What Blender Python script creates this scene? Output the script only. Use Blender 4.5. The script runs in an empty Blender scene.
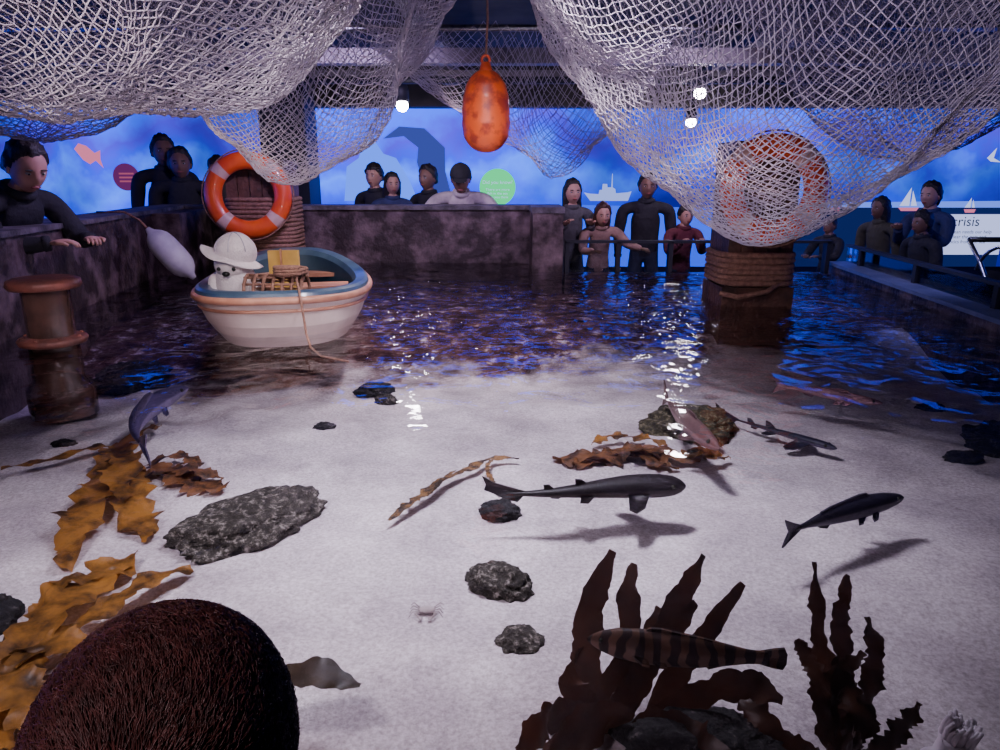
import bpy, math, random
import numpy as np
from mathutils import Vector, Matrix, noise as mn
random.seed(7)
rng=np.random.default_rng(7)
SC=bpy.context.scene
COL=SC.collection

# ------------------------------------------------------------ materials
def nodes_of(name):
    m=bpy.data.materials.new(name); m.use_nodes=True
    nt=m.node_tree; nt.nodes.clear()
    out=nt.nodes.new('ShaderNodeOutputMaterial')
    return m,nt,out
def ramp(nt,fac,stops):
    r=nt.nodes.new('ShaderNodeValToRGB'); e=r.color_ramp.elements
    while len(e)<len(stops): e.new(.5)
    for i,(p,c) in enumerate(stops):
        e[i].position=p; e[i].color=(c[0],c[1],c[2],1)
    nt.links.new(fac,r.inputs[0]); return r.outputs[0]
def noise(nt,scale,detail=4,coord=None,rough=.55,dist=0):
    n=nt.nodes.new('ShaderNodeTexNoise'); n.inputs['Scale'].default_value=scale
    n.inputs['Detail'].default_value=detail; n.inputs['Roughness'].default_value=rough
    n.inputs['Distortion'].default_value=dist
    if coord is None:
        t=nt.nodes.new('ShaderNodeTexCoord'); coord=t.outputs['Object']
    nt.links.new(coord,n.inputs['Vector']); return n.outputs['Fac']
def mat(name,c1,c2=None,scale=8,rough=.6,metal=0,bump=0,bscale=None,coat=0,lo=.35,hi=.65,spec=.5,detail=5):
    m,nt,out=nodes_of(name)
    b=nt.nodes.new('ShaderNodeBsdfPrincipled')
    b.inputs['Roughness'].default_value=rough; b.inputs['Metallic'].default_value=metal
    b.inputs['Coat Weight'].default_value=coat
    b.inputs['Specular IOR Level'].default_value=spec
    if c2 is None: c2=tuple(x*.8 for x in c1)
    nt.links.new(ramp(nt,noise(nt,scale,detail),[(lo,c1),(hi,c2)]),b.inputs['Base Color'])
    if bump:
        bp=nt.nodes.new('ShaderNodeBump'); bp.inputs['Strength'].default_value=bump; bp.inputs['Distance'].default_value=.02
        nt.links.new(noise(nt,bscale or scale*3,5),bp.inputs['Height']); nt.links.new(bp.outputs[0],b.inputs['Normal'])
    nt.links.new(b.outputs[0],out.inputs[0]); return m
def emis(name,c,s):
    m,nt,out=nodes_of(name); e=nt.nodes.new('ShaderNodeEmission')
    e.inputs[0].default_value=(*c,1); e.inputs[1].default_value=s
    nt.links.new(e.outputs[0],out.inputs[0]); return m

# ------------------------------------------------------------ mesh builder
class MB:
    def __init__(s): s.v=[]; s.f=[]; s.m=[]; s.mats=[]
    def mi(s,m):
        if m not in s.mats: s.mats.append(m)
        return s.mats.index(m)
    def add(s,vs,fs,m):
        o=len(s.v); k=s.mi(m)
        s.v.extend([tuple(v) for v in vs]); s.f.extend([tuple(i+o for i in f) for f in fs]); s.m.extend([k]*len(fs))
    def box(s,lo,hi,m):
        x0,y0,z0=lo;x1,y1,z1=hi
        s.add([(x0,y0,z0),(x1,y0,z0),(x1,y1,z0),(x0,y1,z0),(x0,y0,z1),(x1,y0,z1),(x1,y1,z1),(x0,y1,z1)],
              [(0,3,2,1),(4,5,6,7),(0,1,5,4),(1,2,6,5),(2,3,7,6),(3,0,4,7)],m)
    def prism(s,poly,z0,z1,m):
        n=len(poly)
        vs=[(p[0],p[1],z0) for p in poly]+[(p[0],p[1],z1) for p in poly]
        s.add(vs,[tuple(range(n))[::-1],tuple(range(n,2*n))]+[(i,(i+1)%n,n+(i+1)%n,n+i) for i in range(n)],m)
    def tube(s,pts,rad,m,seg=8,closed=False,sx=1,sy=1,up=None):
        pts=[Vector(p) for p in pts]; n=len(pts)
        if not hasattr(rad,'__len__'): rad=[rad]*n
        vs=[];prev=None
        for i,p in enumerate(pts):
            if closed: d=pts[(i+1)%n]-pts[i-1]
            else: d=pts[min(i+1,n-1)]-pts[max(i-1,0)]
            d.normalize()
            if up is not None: a=d.cross(Vector(up))
            elif prev is None: a=d.cross(Vector((0,0,1))) if abs(d.z)<.9 else d.cross(Vector((1,0,0)))
            else: a=prev-d*prev.dot(d)
            if a.length<1e-6: a=d.orthogonal()
            a.normalize(); prev=a; b=d.cross(a)
            for k in range(seg):
                t=2*math.pi*k/seg
                vs.append(p+a*math.cos(t)*rad[i]*sx+b*math.sin(t)*rad[i]*sy)
        fs=[]
        for i in range(n if closed else n-1):
            j=(i+1)%n
            for k in range(seg):
                k2=(k+1)%seg; fs.append((i*seg+k,i*seg+k2,j*seg+k2,j*seg+k))
        if not closed:
            fs.append(tuple(range(seg))[::-1]); fs.append(tuple((n-1)*seg+k for k in range(seg)))
        s.add(vs,fs,m)
    def sphere(s,c,r,m,nu=16,nv=10,fn=None,rot=None):
        if not hasattr(r,'__len__'): r=(r,r,r)
        vs=[];fs=[]
        for j in range(nv+1):
            ph=math.pi*j/nv
            for i in range(nu):
                t=2*math.pi*i/nu
                n=Vector((math.sin(ph)*math.cos(t),math.sin(ph)*math.sin(t),math.cos(ph)))
                p=Vector((n.x*r[0],n.y*r[1],n.z*r[2]))
                if fn: p=fn(n,p)
                if rot is not None: p=rot@p
                vs.append(p+Vector(c))
        for j in range(nv):
            for i in range(nu):
                i2=(i+1)%nu; fs.append((j*nu+i,(j+1)*nu+i,(j+1)*nu+i2,j*nu+i2))
        s.add(vs,fs,m)
    def lathe(s,c,prof,m,seg=32):
        vs=[];fs=[]
        for r,z in prof:
            for k in range(seg):
                t=2*math.pi*k/seg; vs.append((c[0]+r*math.cos(t),c[1]+r*math.sin(t),c[2]+z))
        for i in range(len(prof)-1):
            for k in range(seg):
                k2=(k+1)%seg; fs.append((i*seg+k,i*seg+k2,(i+1)*seg+k2,(i+1)*seg+k))
        s.add(vs,fs,m)
    def torus(s,c,R,r,m,axis='z',su=48,sv=12,flat=1,rx=1,ry=1,tilt=None):
        vs=[];fs=[]
        for i in range(su):
            a=2*math.pi*i/su
            for j in range(sv):
                b=2*math.pi*j/sv
                q=R+r*math.cos(b)
                p=Vector((q*math.cos(a)*rx,q*math.sin(a)*ry,r*math.sin(b)*flat))
                if axis=='y': p=Vector((p.x,p.z,p.y))
                if axis=='x': p=Vector((p.z,p.x,p.y))
                if tilt is not None: p=tilt@p
                vs.append(p+Vector(c))
        for i in range(su):
            for j in range(sv):
                i2=(i+1)%su;j2=(j+1)%sv; fs.append((i*sv+j,i2*sv+j,i2*sv+j2,i*sv+j2))
        s.add(vs,fs,m)
    def obj(s,name,smooth=True,parent=None,loc=None):
        me=bpy.data.meshes.new(name); me.from_pydata(s.v,[],s.f)
        for m in s.mats: me.materials.append(m)
        me.polygons.foreach_set('material_index',s.m)
        me.polygons.foreach_set('use_smooth',[smooth]*len(s.f)); me.update()
        o=bpy.data.objects.new(name,me); COL.objects.link(o)
        if parent: o.parent=parent
        if loc: o.location=loc
        return o
def empty(name,loc=(0,0,0)):
    e=bpy.data.objects.new(name,None); e.location=loc; COL.objects.link(e); e.empty_display_size=.1; return e

# ------------------------------------------------------------ room
FLOOR=-.70
def Lx(y): return -2.25-.146*(y-2)
def Rx(y): return 2.55+.10*(y-3)
M_conc=mat('wet_concrete',(.035,.018,.020),(.26,.17,.18),6,.55,bump=.6,bscale=25,lo=.44,hi=.75)
M_conc2=mat('concrete_top',(.05,.04,.045),(.20,.16,.19),9,.6,bump=.4)
M_dark=mat('dark_paint',(.012,.012,.018),(.02,.02,.028),4,.6)
M_floor=mat('carpet_floor',(.012,.012,.02),(.03,.03,.045),20,.9)
M_ceil=mat('ceiling_black',(.05,.042,.034),(.10,.085,.07),3,.8)
M_beam=mat('painted_beam',(.32,.28,.30),(.20,.17,.18),5,.6,bump=.2)

b=MB(); b.box((-5.6,-2.6,FLOOR-.1),(6.6,9.4,FLOOR),M_floor); b.obj('floor',False)
b=MB(); b.box((-5.6,-2.6,2.05),(6.6,9.4,2.15),M_ceil); b.obj('ceiling',False)

MT=1.56
def wall_mat():
    m,nt,out=nodes_of('backlit_ocean_mural')
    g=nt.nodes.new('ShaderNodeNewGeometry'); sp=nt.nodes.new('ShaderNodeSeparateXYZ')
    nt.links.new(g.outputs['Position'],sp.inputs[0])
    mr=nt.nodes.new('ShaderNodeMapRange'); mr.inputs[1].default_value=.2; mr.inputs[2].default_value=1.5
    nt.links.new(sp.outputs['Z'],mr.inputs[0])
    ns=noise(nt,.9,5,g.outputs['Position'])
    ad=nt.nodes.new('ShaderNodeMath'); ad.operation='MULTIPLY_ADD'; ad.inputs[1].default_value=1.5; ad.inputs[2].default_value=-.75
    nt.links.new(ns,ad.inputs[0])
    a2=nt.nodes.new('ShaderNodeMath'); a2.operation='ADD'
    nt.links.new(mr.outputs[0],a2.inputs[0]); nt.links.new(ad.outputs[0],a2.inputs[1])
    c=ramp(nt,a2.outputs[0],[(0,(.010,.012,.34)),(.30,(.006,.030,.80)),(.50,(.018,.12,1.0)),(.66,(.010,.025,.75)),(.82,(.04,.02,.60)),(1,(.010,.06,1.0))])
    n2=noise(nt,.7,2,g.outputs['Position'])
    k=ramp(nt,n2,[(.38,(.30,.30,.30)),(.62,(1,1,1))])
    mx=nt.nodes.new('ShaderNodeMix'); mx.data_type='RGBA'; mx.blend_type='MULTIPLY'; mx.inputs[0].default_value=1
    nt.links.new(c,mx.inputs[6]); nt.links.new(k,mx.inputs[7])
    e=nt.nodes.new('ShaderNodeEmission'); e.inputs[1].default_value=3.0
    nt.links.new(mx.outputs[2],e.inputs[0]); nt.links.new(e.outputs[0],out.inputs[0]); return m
M_mural=wall_mat()
def wall(name,lo,hi,inner=None):
    b=MB(); b.box(lo,hi,M_dark); return b.obj(name,False)
wall('wall_back',(-5.5,9.1,FLOOR),(6.5,9.3,2.05))
wall('wall_left',(-5.5,-2.5,FLOOR),(-5.3,9.1,2.05))
wall('wall_right',(6.3,-2.5,FLOOR),(6.5,9.1,2.05))
wall('wall_front',(-5.5,-2.7,FLOOR),(6.5,-2.5,2.05))
mural=empty('ocean_mural',(0,0,0))
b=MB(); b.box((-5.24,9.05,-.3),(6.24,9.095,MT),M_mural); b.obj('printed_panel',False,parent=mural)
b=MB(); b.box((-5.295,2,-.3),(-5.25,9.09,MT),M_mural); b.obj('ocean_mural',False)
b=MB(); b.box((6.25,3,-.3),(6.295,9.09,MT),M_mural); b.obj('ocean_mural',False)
b=MB(); b.box((-4.95,8.8,MT),(5.95,9.09,2.04),M_ceil); b.obj('trim_1',False)
b=MB(); b.box((-5.29,2,MT),(-5.0,8.8,2.04),M_ceil); b.obj('trim_2',False)
b=MB(); b.box((6.0,2,MT),(6.29,8.8,2.04),M_ceil); b.obj('trim_3',False)
b=MB(); b.box((-2.6,8.2,FLOOR),(-2.1,8.7,2.05),M_dark); b.box((-2.64,8.16,FLOOR),(-2.06,8.74,FLOOR+.12),M_dark); b.obj('support_column',False)

def flat(name,pts,y,m,n=(0,1)):
    b=MB(); k=len(pts); b.add([(p[0],y,p[1]) for p in pts],[tuple(range(k))],m)
    o=b.obj(name,False,parent=mural); return o
def disk(cx,cz,r,n=40,e=1): return [(cx+r*math.cos(2*math.pi*i/n),cz+e*r*math.sin(2*math.pi*i/n)) for i in range(n)]
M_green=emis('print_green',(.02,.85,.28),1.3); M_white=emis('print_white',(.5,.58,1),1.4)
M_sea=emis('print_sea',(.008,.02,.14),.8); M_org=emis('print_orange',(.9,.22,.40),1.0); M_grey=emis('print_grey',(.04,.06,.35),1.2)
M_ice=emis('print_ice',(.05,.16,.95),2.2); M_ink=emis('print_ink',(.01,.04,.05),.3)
flat('green_bubble',disk(-.03,.66,.22),9.03,M_green)
flat('ice_cliff',[(-1.9,.5),(-1.85,.9),(-1.7,1.0),(-1.62,1.22),(-1.5,1.2),(-1.4,1.05),(-1.25,1.0),(-1.1,.75),(-1.0,.5)],9.045,M_ice)
arch=[(-1.0,.95),(-.98,1.12),(-1.15,1.25),(-1.40,1.22),(-1.2,1.36),(-.90,1.34),(-.66,1.12),(-.66,.85),(-.6,.6),(-.9,.6)]
flat('whale_tail',arch,9.04,M_grey)
flat('horizon_sea',[(3.2,-.3),(6.2,-.3),(6.2,.42),(3.2,.42)],9.04,M_sea)
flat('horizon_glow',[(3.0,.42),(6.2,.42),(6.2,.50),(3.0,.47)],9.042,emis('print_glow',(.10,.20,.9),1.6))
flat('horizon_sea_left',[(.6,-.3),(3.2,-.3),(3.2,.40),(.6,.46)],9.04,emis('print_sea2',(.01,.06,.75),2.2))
ship=[(1.10,.5),(1.02,.60),(1.10,.585),(1.2,.58),(1.21,.63),(1.24,.63),(1.245,.70),(1.30,.70),(1.305,.66),(1.35,.66),(1.355,.82),(1.362,.82),(1.368,.66),(1.40,.64),(1.41,.59),(1.55,.60),(1.60,.615),(1.56,.5)]
flat('fishing_ship',ship,9.03,emis('print_ship',(.30,.40,.95),1.4))
for i,(x,z,s) in enumerate([(5.0,.42,.24),(5.75,.40,.14),(4.1,.42,.12)]):
    flat('sail_%d'%i,[(x-s*.5,z+.02),(x,z+.02),(x,z+s)],9.03,M_white); flat('sailb_%d'%i,[(x+.02,z+.02),(x+s*.4,z+.02),(x+.02,z+s*.85)],9.03,M_white)
    flat('hull_%d'%i,[(x-s*.55,z),(x+s*.5,z),(x+s*.4,z-.04),(x-s*.4,z-.04)],9.028,M_org)
flat('gull_print',[(5.85,1.0),(5.95,1.12),(5.93,1.0),(6.03,.95),(5.9,.96)],9.03,M_white)
flat('info_text_panel',[(5.3,-.15),(6.2,-.15),(6.2,.34),(5.3,.34)],9.03,emis('print_pale',(.45,.52,.95),1.5))
def text(s,x,y,z,size,m,rot=(math.pi/2,0,0)):
    c=bpy.data.curves.new('lettering','FONT'); c.body=s; c.size=size; c.align_x='CENTER'
    o=bpy.data.objects.new('lettering',c); o.location=(x,y,z); o.rotation_euler=rot; c.materials.append(m); COL.objects.link(o); o.parent=mural
text('Did you know?',-.03,9.02,.70,.06,M_white); text('There are more\nfish in the sea\nthan you think',-.03,9.02,.62,.045,M_white)
text('crisis',5.72,9.02,.20,.17,M_ink); text('the ocean needs our help\nto clear the nets and\nplastics from the sea',5.75,9.02,.11,.06,M_ink)
fp=[(8.1,1.02),(8.2,1.12),(8.35,1.13),(8.5,1.08),(8.62,1.15),(8.60,1.02),(8.64,.92),(8.5,.98),(8.38,.90),(8.25,.92)]
flat('pink_fish_print',[(-4.92+(p[0]-8.4)*.6,1.03+(p[1]-1.02)*.9+(p[0]-8.4)*-.25) for p in fp],9.03,M_org)
flat('red_bubble',disk(-4.52,.78,.16),9.03,emis('print_red',(.22,.03,.22),.6))
for k in range(3): flat('info_line_%d'%k,[(-4.6,.72+.045*k),(-4.42,.72+.045*k),(-4.42,.74+.045*k),(-4.6,.74+.045*k)],9.02,emis('print_pink',(.7,.15,.30),.6))

# tank walls
b=MB()
b.prism([(Lx(.56)-.3,.56),(Lx(.56),.56),(Lx(6.9),6.9),(Lx(6.9),7.2),(Lx(6.9)-.3,7.2)],FLOOR,.50,M_conc)
b.prism([(Lx(.56)-.33,.56),(Lx(.56)+.02,.56),(Lx(6.9)+.02,6.88),(Lx(6.9)+.02,7.2),(Lx(6.9)-.33,7.2)],.50,.53,M_conc2)
b.prism([(Lx(6.0),6.0),(Lx(6.0)+.22,6.0),(Lx(6.9)+.25,6.9),(Lx(6.9),6.9)],FLOOR,.50,M_conc)
b.obj('tank_wall',False)
b=MB()
b.box((Lx(6.9),6.9,FLOOR),(.52,7.15,.49),M_conc); b.box((Lx(6.9)+.03,6.87,.49),(.52,7.18,.53),M_conc2)
b.box((.28,6.25,FLOOR),(.54,6.9,.49),M_conc); b.box((.27,6.24,.49),(.55,6.9,.54),M_conc2)
b.obj('tank_wall',False)
M_steel=mat('brushed_steel',(.25,.25,.28),(.4,.4,.42),30,.3,metal=1)
def glassmat():
    m,nt,out=nodes_of('acrylic_glass')
    t=nt.nodes.new('ShaderNodeBsdfTransparent'); t.inputs[0].default_value=(.88,.92,.97,1)
    g=nt.nodes.new('ShaderNodeBsdfGlossy'); g.inputs['Roughness'].default_value=.05
    f=nt.nodes.new('ShaderNodeFresnel'); f.inputs[0].default_value=1.45
    x=nt.nodes.new('ShaderNodeMixShader')
    nt.links.new(f.outputs[0],x.inputs[0]);nt.links.new(t.outputs[0],x.inputs[1]);nt.links.new(g.outputs[0],x.inputs[2]);nt.links.new(x.outputs[0],out.inputs[0]);return m
M_glass=glassmat()
b=MB()
b.box((.56,6.2,FLOOR),(2.85,6.35,-.02),M_conc)
b.box((.56,6.26,-.02),(2.85,6.28,.24),M_glass); b.box((.56,6.23,.24),(2.85,6.31,.262),M_dark)
for x in (.56,1.0,1.45,1.9,2.4,2.8): b.box((x,6.23,-.02),(x+.035,6.31,.25),M_dark)
b.obj('acrylic_barrier',False)
b=MB()
M_ledge=mat('blue_ledge',(.10,.12,.22),(.18,.20,.32),8,.4)
b.prism([(Rx(.56),.56),(Rx(.56)+.25,.56),(Rx(6.35)+.25,6.35),(Rx(6.35),6.35)],FLOOR,.05,M_conc)
b.prism([(Rx(.56)-.02,.56),(Rx(.56)+.27,.56),(Rx(6.35)+.27,6.35),(Rx(6.35)-.02,6.35)],.05,.075,M_ledge)
b.prism([(Rx(.56)+.15,.56),(Rx(.56)+.17,.56),(Rx(6.35)+.17,6.35),(Rx(6.35)+.15,6.35)],.075,.2,M_glass)
b.prism([(Rx(.56)+.13,.56),(Rx(.56)+.19,.56),(Rx(6.35)+.19,6.35),(Rx(6.35)+.13,6.35)],.2,.222,M_dark)
for y in (1,2,3,4,5,6): b.box((Rx(y)+.13,y,.07),(Rx(y)+.18,y+.04,.21),M_dark)
b.obj('tank_wall',False)
b=MB(); b.box((Lx(.4)-.3,.44,FLOOR),(Rx(.4)+.25,.55,.04),M_conc); b.box((Lx(.4)-.3,.42,.04),(Rx(.4)+.25,.555,.07),M_conc2); b.obj('tank_wall',False)

# ------------------------------------------------------------ sand
def sandmat():
    m,nt,out=nodes_of('sand_and_gravel')
    g=nt.nodes.new('ShaderNodeNewGeometry'); P=g.outputs['Position']
    sp=nt.nodes.new('ShaderNodeSeparateXYZ'); nt.links.new(P,sp.inputs[0])
    bs=nt.nodes.new('ShaderNodeBsdfPrincipled'); bs.inputs['Roughness'].default_value=.9; bs.inputs['Specular IOR Level'].default_value=.1
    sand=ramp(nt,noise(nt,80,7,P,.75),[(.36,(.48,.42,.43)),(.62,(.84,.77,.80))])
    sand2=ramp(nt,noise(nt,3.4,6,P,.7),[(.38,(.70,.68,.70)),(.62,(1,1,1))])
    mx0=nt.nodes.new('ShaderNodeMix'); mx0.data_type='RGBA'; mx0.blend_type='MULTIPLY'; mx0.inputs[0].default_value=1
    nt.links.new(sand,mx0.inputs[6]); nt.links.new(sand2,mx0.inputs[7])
    grav=ramp(nt,noise(nt,9,7,P,.72),[(.42,(.045,.02,.022)),(.56,(.13,.065,.065)),(.66,(.60,.50,.50))])
    x2=nt.nodes.new('ShaderNodeMath'); x2.operation='MULTIPLY_ADD'; x2.inputs[1].default_value=-.16; x2.inputs[2].default_value=0
    nt.links.new(sp.outputs['X'],x2.inputs[0])
    a=nt.nodes.new('ShaderNodeMath'); a.operation='ADD'; nt.links.new(sp.outputs['Y'],a.inputs[0]); nt.links.new(x2.outputs[0],a.inputs[1])
    nn=nt.nodes.new('ShaderNodeMath'); nn.operation='MULTIPLY_ADD'; nn.inputs[1].default_value=1.6
    nt.links.new(noise(nt,2.2,6,P,.65),nn.inputs[0]); nt.links.new(a.outputs[0],nn.inputs[2])
    mr=nt.nodes.new('ShaderNodeMapRange'); mr.inputs[1].default_value=4.85; mr.inputs[2].default_value=5.15
    nt.links.new(nn.outputs[0],mr.inputs[0])
    mx=nt.nodes.new('ShaderNodeMix'); mx.data_type='RGBA'
    nt.links.new(mr.outputs[0],mx.inputs[0]); nt.links.new(mx0.outputs[2],mx.inputs[6]); nt.links.new(grav,mx.inputs[7])
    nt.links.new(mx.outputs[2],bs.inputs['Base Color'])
    bp=nt.nodes.new('ShaderNodeBump'); bp.inputs['Strength'].default_value=.6; bp.inputs['Distance'].default_value=.012
    nt.links.new(noise(nt,60,5,P),bp.inputs['Height']); nt.links.new(bp.outputs[0],bs.inputs['Normal'])
    nt.links.new(bs.outputs[0],out.inputs[0]); return m
M_sand=sandmat()
def sz(x,y):
    t=min(1,max(0,(y-3.9)/1.0)); t=t*t*(3-2*t)
    return -.36+.16*t+.03*mn.noise(Vector((x*1.1,y*1.1,0)))+.010*mn.noise(Vector((x*4,y*5,3)))
b=MB(); nx,ny=180,280; vs=[];fs=[]
for j in range(ny+1):
    y=.56+(6.3)*j/ny
    for i in range(nx+1):
        x=Lx(y)+.003+(Rx(y)-Lx(y)-.006)*i/nx
        z=sz(x,y)+(.007+.012*min(1,max(0,(y-2.2)/1.2)))*math.sin(13*y+6*mn.noise(Vector((x*1.5,y*1.4,5)))+1.5*mn.noise(Vector((x*5,y*4,2))))*(.45+.6*mn.noise(Vector((x,y,9))))
        vs.append((x,y,z))
for j in range(ny):
    for i in range(nx):
        k=j*(nx+1)+i; fs.append((k,k+1,k+nx+2,k+nx+1))
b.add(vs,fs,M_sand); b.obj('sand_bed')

# ------------------------------------------------------------ water
def watermat():
    m,nt,out=nodes_of('rippled_water')
    g=nt.nodes.new('ShaderNodeNewGeometry'); P=g.outputs['Position']
    t=nt.nodes.new('ShaderNodeBsdfTransparent'); t.inputs[0].default_value=(.92,.94,.98,1)
    gl=nt.nodes.new('ShaderNodeBsdfGlossy'); gl.inputs['Roughness'].default_value=.04
    f=nt.nodes.new('ShaderNodeFresnel'); f.inputs[0].default_value=1.33
    n1=noise(nt,4.6,2,P,.45,.5); n2=noise(nt,15,2,P,.5,.3)
    vd=nt.nodes.new('ShaderNodeVectorMath'); vd.operation='DISTANCE'; vd.inputs[1].default_value=(1.08,4.35,0); nt.links.new(P,vd.inputs[0])
    mr=nt.nodes.new('ShaderNodeMapRange'); mr.inputs[1].default_value=.1; mr.inputs[2].default_value=.65; mr.inputs[3].default_value=1.1; mr.inputs[4].default_value=.0
    nt.links.new(vd.outputs['Value'],mr.inputs[0])
    sp=nt.nodes.new('ShaderNodeSeparateXYZ'); nt.links.new(P,sp.inputs[0])
    m2=nt.nodes.new('ShaderNodeMapRange'); m2.inputs[1].default_value=3.0; m2.inputs[2].default_value=4.6; m2.inputs[3].default_value=.015; m2.inputs[4].default_value=.34
    nt.links.new(sp.outputs['Y'],m2.inputs[0])
    sm=nt.nodes.new('ShaderNodeMath'); sm.operation='ADD'; nt.links.new(mr.outputs[0],sm.inputs[0]); nt.links.new(m2.outputs[0],sm.inputs[1])
    mu=nt.nodes.new('ShaderNodeMath'); mu.operation='MULTIPLY'; nt.links.new(n2,mu.inputs[0]); nt.links.new(sm.outputs[0],mu.inputs[1])
    m3=nt.nodes.new('ShaderNodeMapRange'); m3.inputs[1].default_value=2.2; m3.inputs[2].default_value=5.0; m3.inputs[3].default_value=.25; m3.inputs[4].default_value=1.8
    nt.links.new(sp.outputs['Y'],m3.inputs[0])
    m4=nt.nodes.new('ShaderNodeMath'); m4.operation='MULTIPLY'; nt.links.new(n1,m4.inputs[0]); nt.links.new(m3.outputs[0],m4.inputs[1])
    ad=nt.nodes.new('ShaderNodeMath'); ad.operation='ADD'; nt.links.new(m4.outputs[0],ad.inputs[0]); nt.links.new(mu.outputs[0],ad.inputs[1])
    bp=nt.nodes.new('ShaderNodeBump'); bp.inputs['Strength'].default_value=1; bp.inputs['Distance'].default_value=.045
    nt.links.new(ad.outputs[0],bp.inputs['Height'])
    nt.links.new(bp.outputs[0],gl.inputs['Normal']); nt.links.new(bp.outputs[0],f.inputs['Normal'])
    x=nt.nodes.new('ShaderNodeMixShader')
    nt.links.new(f.outputs[0],x.inputs[0]);nt.links.new(t.outputs[0],x.inputs[1]);nt.links.new(gl.outputs[0],x.inputs[2]);nt.links.new(x.outputs[0],out.inputs[0]);return m
M_water=watermat()
b=MB(); b.add([(Lx(.56)+.002,.56,0),(Rx(.56)-.002,.56,0),(Rx(6.19)-.002,6.19,0),(.28,6.19,0),(.27,6.89,0),(Lx(6.89)+.002,6.89,0)],[(0,1,2,3,4,5)],M_water); b.obj('water_surface')

# ------------------------------------------------------------ ceiling beams
for y,z in ((5.9,1.62),(7.4,1.66),(4.0,1.92),(2.4,1.92)):
    b=MB(); b.box((-4.9,y,z),(5.9,y+.14,z+.11),M_beam); b.obj('ceiling_beam',False)
for x in (-3.2,-.62,2.2,4.2):
    b=MB(); b.box((x,1.0,1.78),(x+.18,8.7,1.91),M_beam); b.obj('ceiling_beam',False)
b=MB(); b.tube([(-4.8,6.9,1.62),(5.5,6.9,1.62)],.03,M_dark); b.tube([(-4.8,5.1,1.72),(5.5,5.1,1.72)],.022,M_steel); b.obj('ceiling_pipe')

# ------------------------------------------------------------ nets
def prisms(A,B,r):
    d=B-A; L=np.linalg.norm(d,axis=1,keepdims=True); d=d/np.maximum(L,1e-9)
    ref=np.tile(np.array([[.3,.5,.81]]),(len(d),1)); a=np.cross(d,ref); a/=np.maximum(np.linalg.norm(a,axis=1,keepdims=True),1e-9)
    c=np.cross(d,a); vs=[]
    for E in (A,B):
        for k in range(3):
            t=2*math.pi*k/3; vs.append(E+r*(a*math.cos(t)+c*math.sin(t)))
    V=np.stack(vs,1).reshape(-1,3); n=len(A); o=np.arange(n)[:,None]*6
    F=np.concatenate([o+np.array([[0,1,4,3]]),o+np.array([[1,2,5,4]]),o+np.array([[2,0,3,5]])])
    return V,F
def mesh_np(name,V,F,m):
    me=bpy.data.meshes.new(name); me.vertices.add(len(V)); me.vertices.foreach_set('co',V.astype(np.float32).ravel())
    me.loops.add(F.size); me.loops.foreach_set('vertex_index',F.astype(np.int32).ravel())
    me.polygons.add(len(F)); me.polygons.foreach_set('loop_start',(np.arange(len(F))*F.shape[1]).astype(np.int32))
    me.polygons.foreach_set('use_smooth',np.ones(len(F),dtype=bool))
    me.update(calc_edges=True); me.validate(); me.materials.append(m)
    o=bpy.data.objects.new(name,me); COL.objects.link(o); return o
M_net=mat('white_twine',(.72,.64,.70),(.50,.43,.52),12,.9)
M_net2=mat('grey_twine',(.38,.33,.48),(.25,.22,.34),12,.9)
def net(name,ctrl,yc,Wy,ztop,nu,nv,r,m,fold=.04,pw=1.9,seed=0):
    c=np.array(ctrl); seg=np.r_[0,np.cumsum(np.linalg.norm(np.diff(c,axis=0),axis=1))]; seg/=seg[-1]
    s=np.linspace(0,1,400); X=np.interp(s,seg,c[:,0]); Zb=np.interp(s,seg,c[:,1])
    ker=np.hanning(41); ker/=ker.sum()
    Xp=np.r_[2*X[0]-X[20:0:-1],X,2*X[-1]-X[-2:-22:-1]]; Zp=np.r_[2*Zb[0]-Zb[20:0:-1],Zb,2*Zb[-1]-Zb[-2:-22:-1]]
    X=np.convolve(Xp,ker,'valid'); Zb=np.convolve(Zp,ker,'valid')
    U,Vv=np.meshgrid(np.linspace(0,1,nu+1),np.linspace(-1,1,nv+1),indexing='ij')
    x=np.interp(U,s,X); zb=np.interp(U,s,Zb)
    a=np.abs(Vv)**pw
    z=zb+(ztop-zb)*a
    env=1-a*.5
    y=yc+Wy*Vv+fold*np.sin(U*26+2.2*Vv+seed)*env+fold*.5*np.sin(U*55+seed*2+Vv*4)
    x=x+fold*.5*np.sin(U*19+Vv*5+seed)+ .25*fold*np.sin(Vv*14+seed)
    z=z+fold*.35*np.sin(U*31+Vv*9+seed*3)
    P=np.stack([x,y,z],-1)
    P+=rng.normal(0,.003,P.shape)
    I,J=np.meshgrid(np.arange(nu),np.arange(nv+1),indexing='ij'); msk=(I+J)%2==0
    A=[];B=[]
    for dj in (1,-1):
        ok=msk&(J+dj>=0)&(J+dj<=nv)
        A.append(P[I[ok],J[ok]]); B.append(P[I[ok]+1,J[ok]+dj])
    A=np.concatenate(A);B=np.concatenate(B)
    V,F=prisms(A,B,r)
    return mesh_np(name,V,F,m)
net('fishing_net',[(-2.7,1.3),(-2.0,1.06),(-1.5,.99),(-1.0,.95),(-.75,1.0),(-.55,1.12),(-.4,1.26),(-.2,1.5),(-.05,1.77)],2.2,.7,1.77,180,136,.0025,M_net,.07,seed=1)
net('fishing_net',[(-3.4,1.5),(-2.6,1.0),(-2.1,.95),(-1.75,.97),(-1.4,1.2),(-1.1,1.75)],3.3,.5,1.77,130,100,.0022,M_net2,.05,seed=2)
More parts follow.
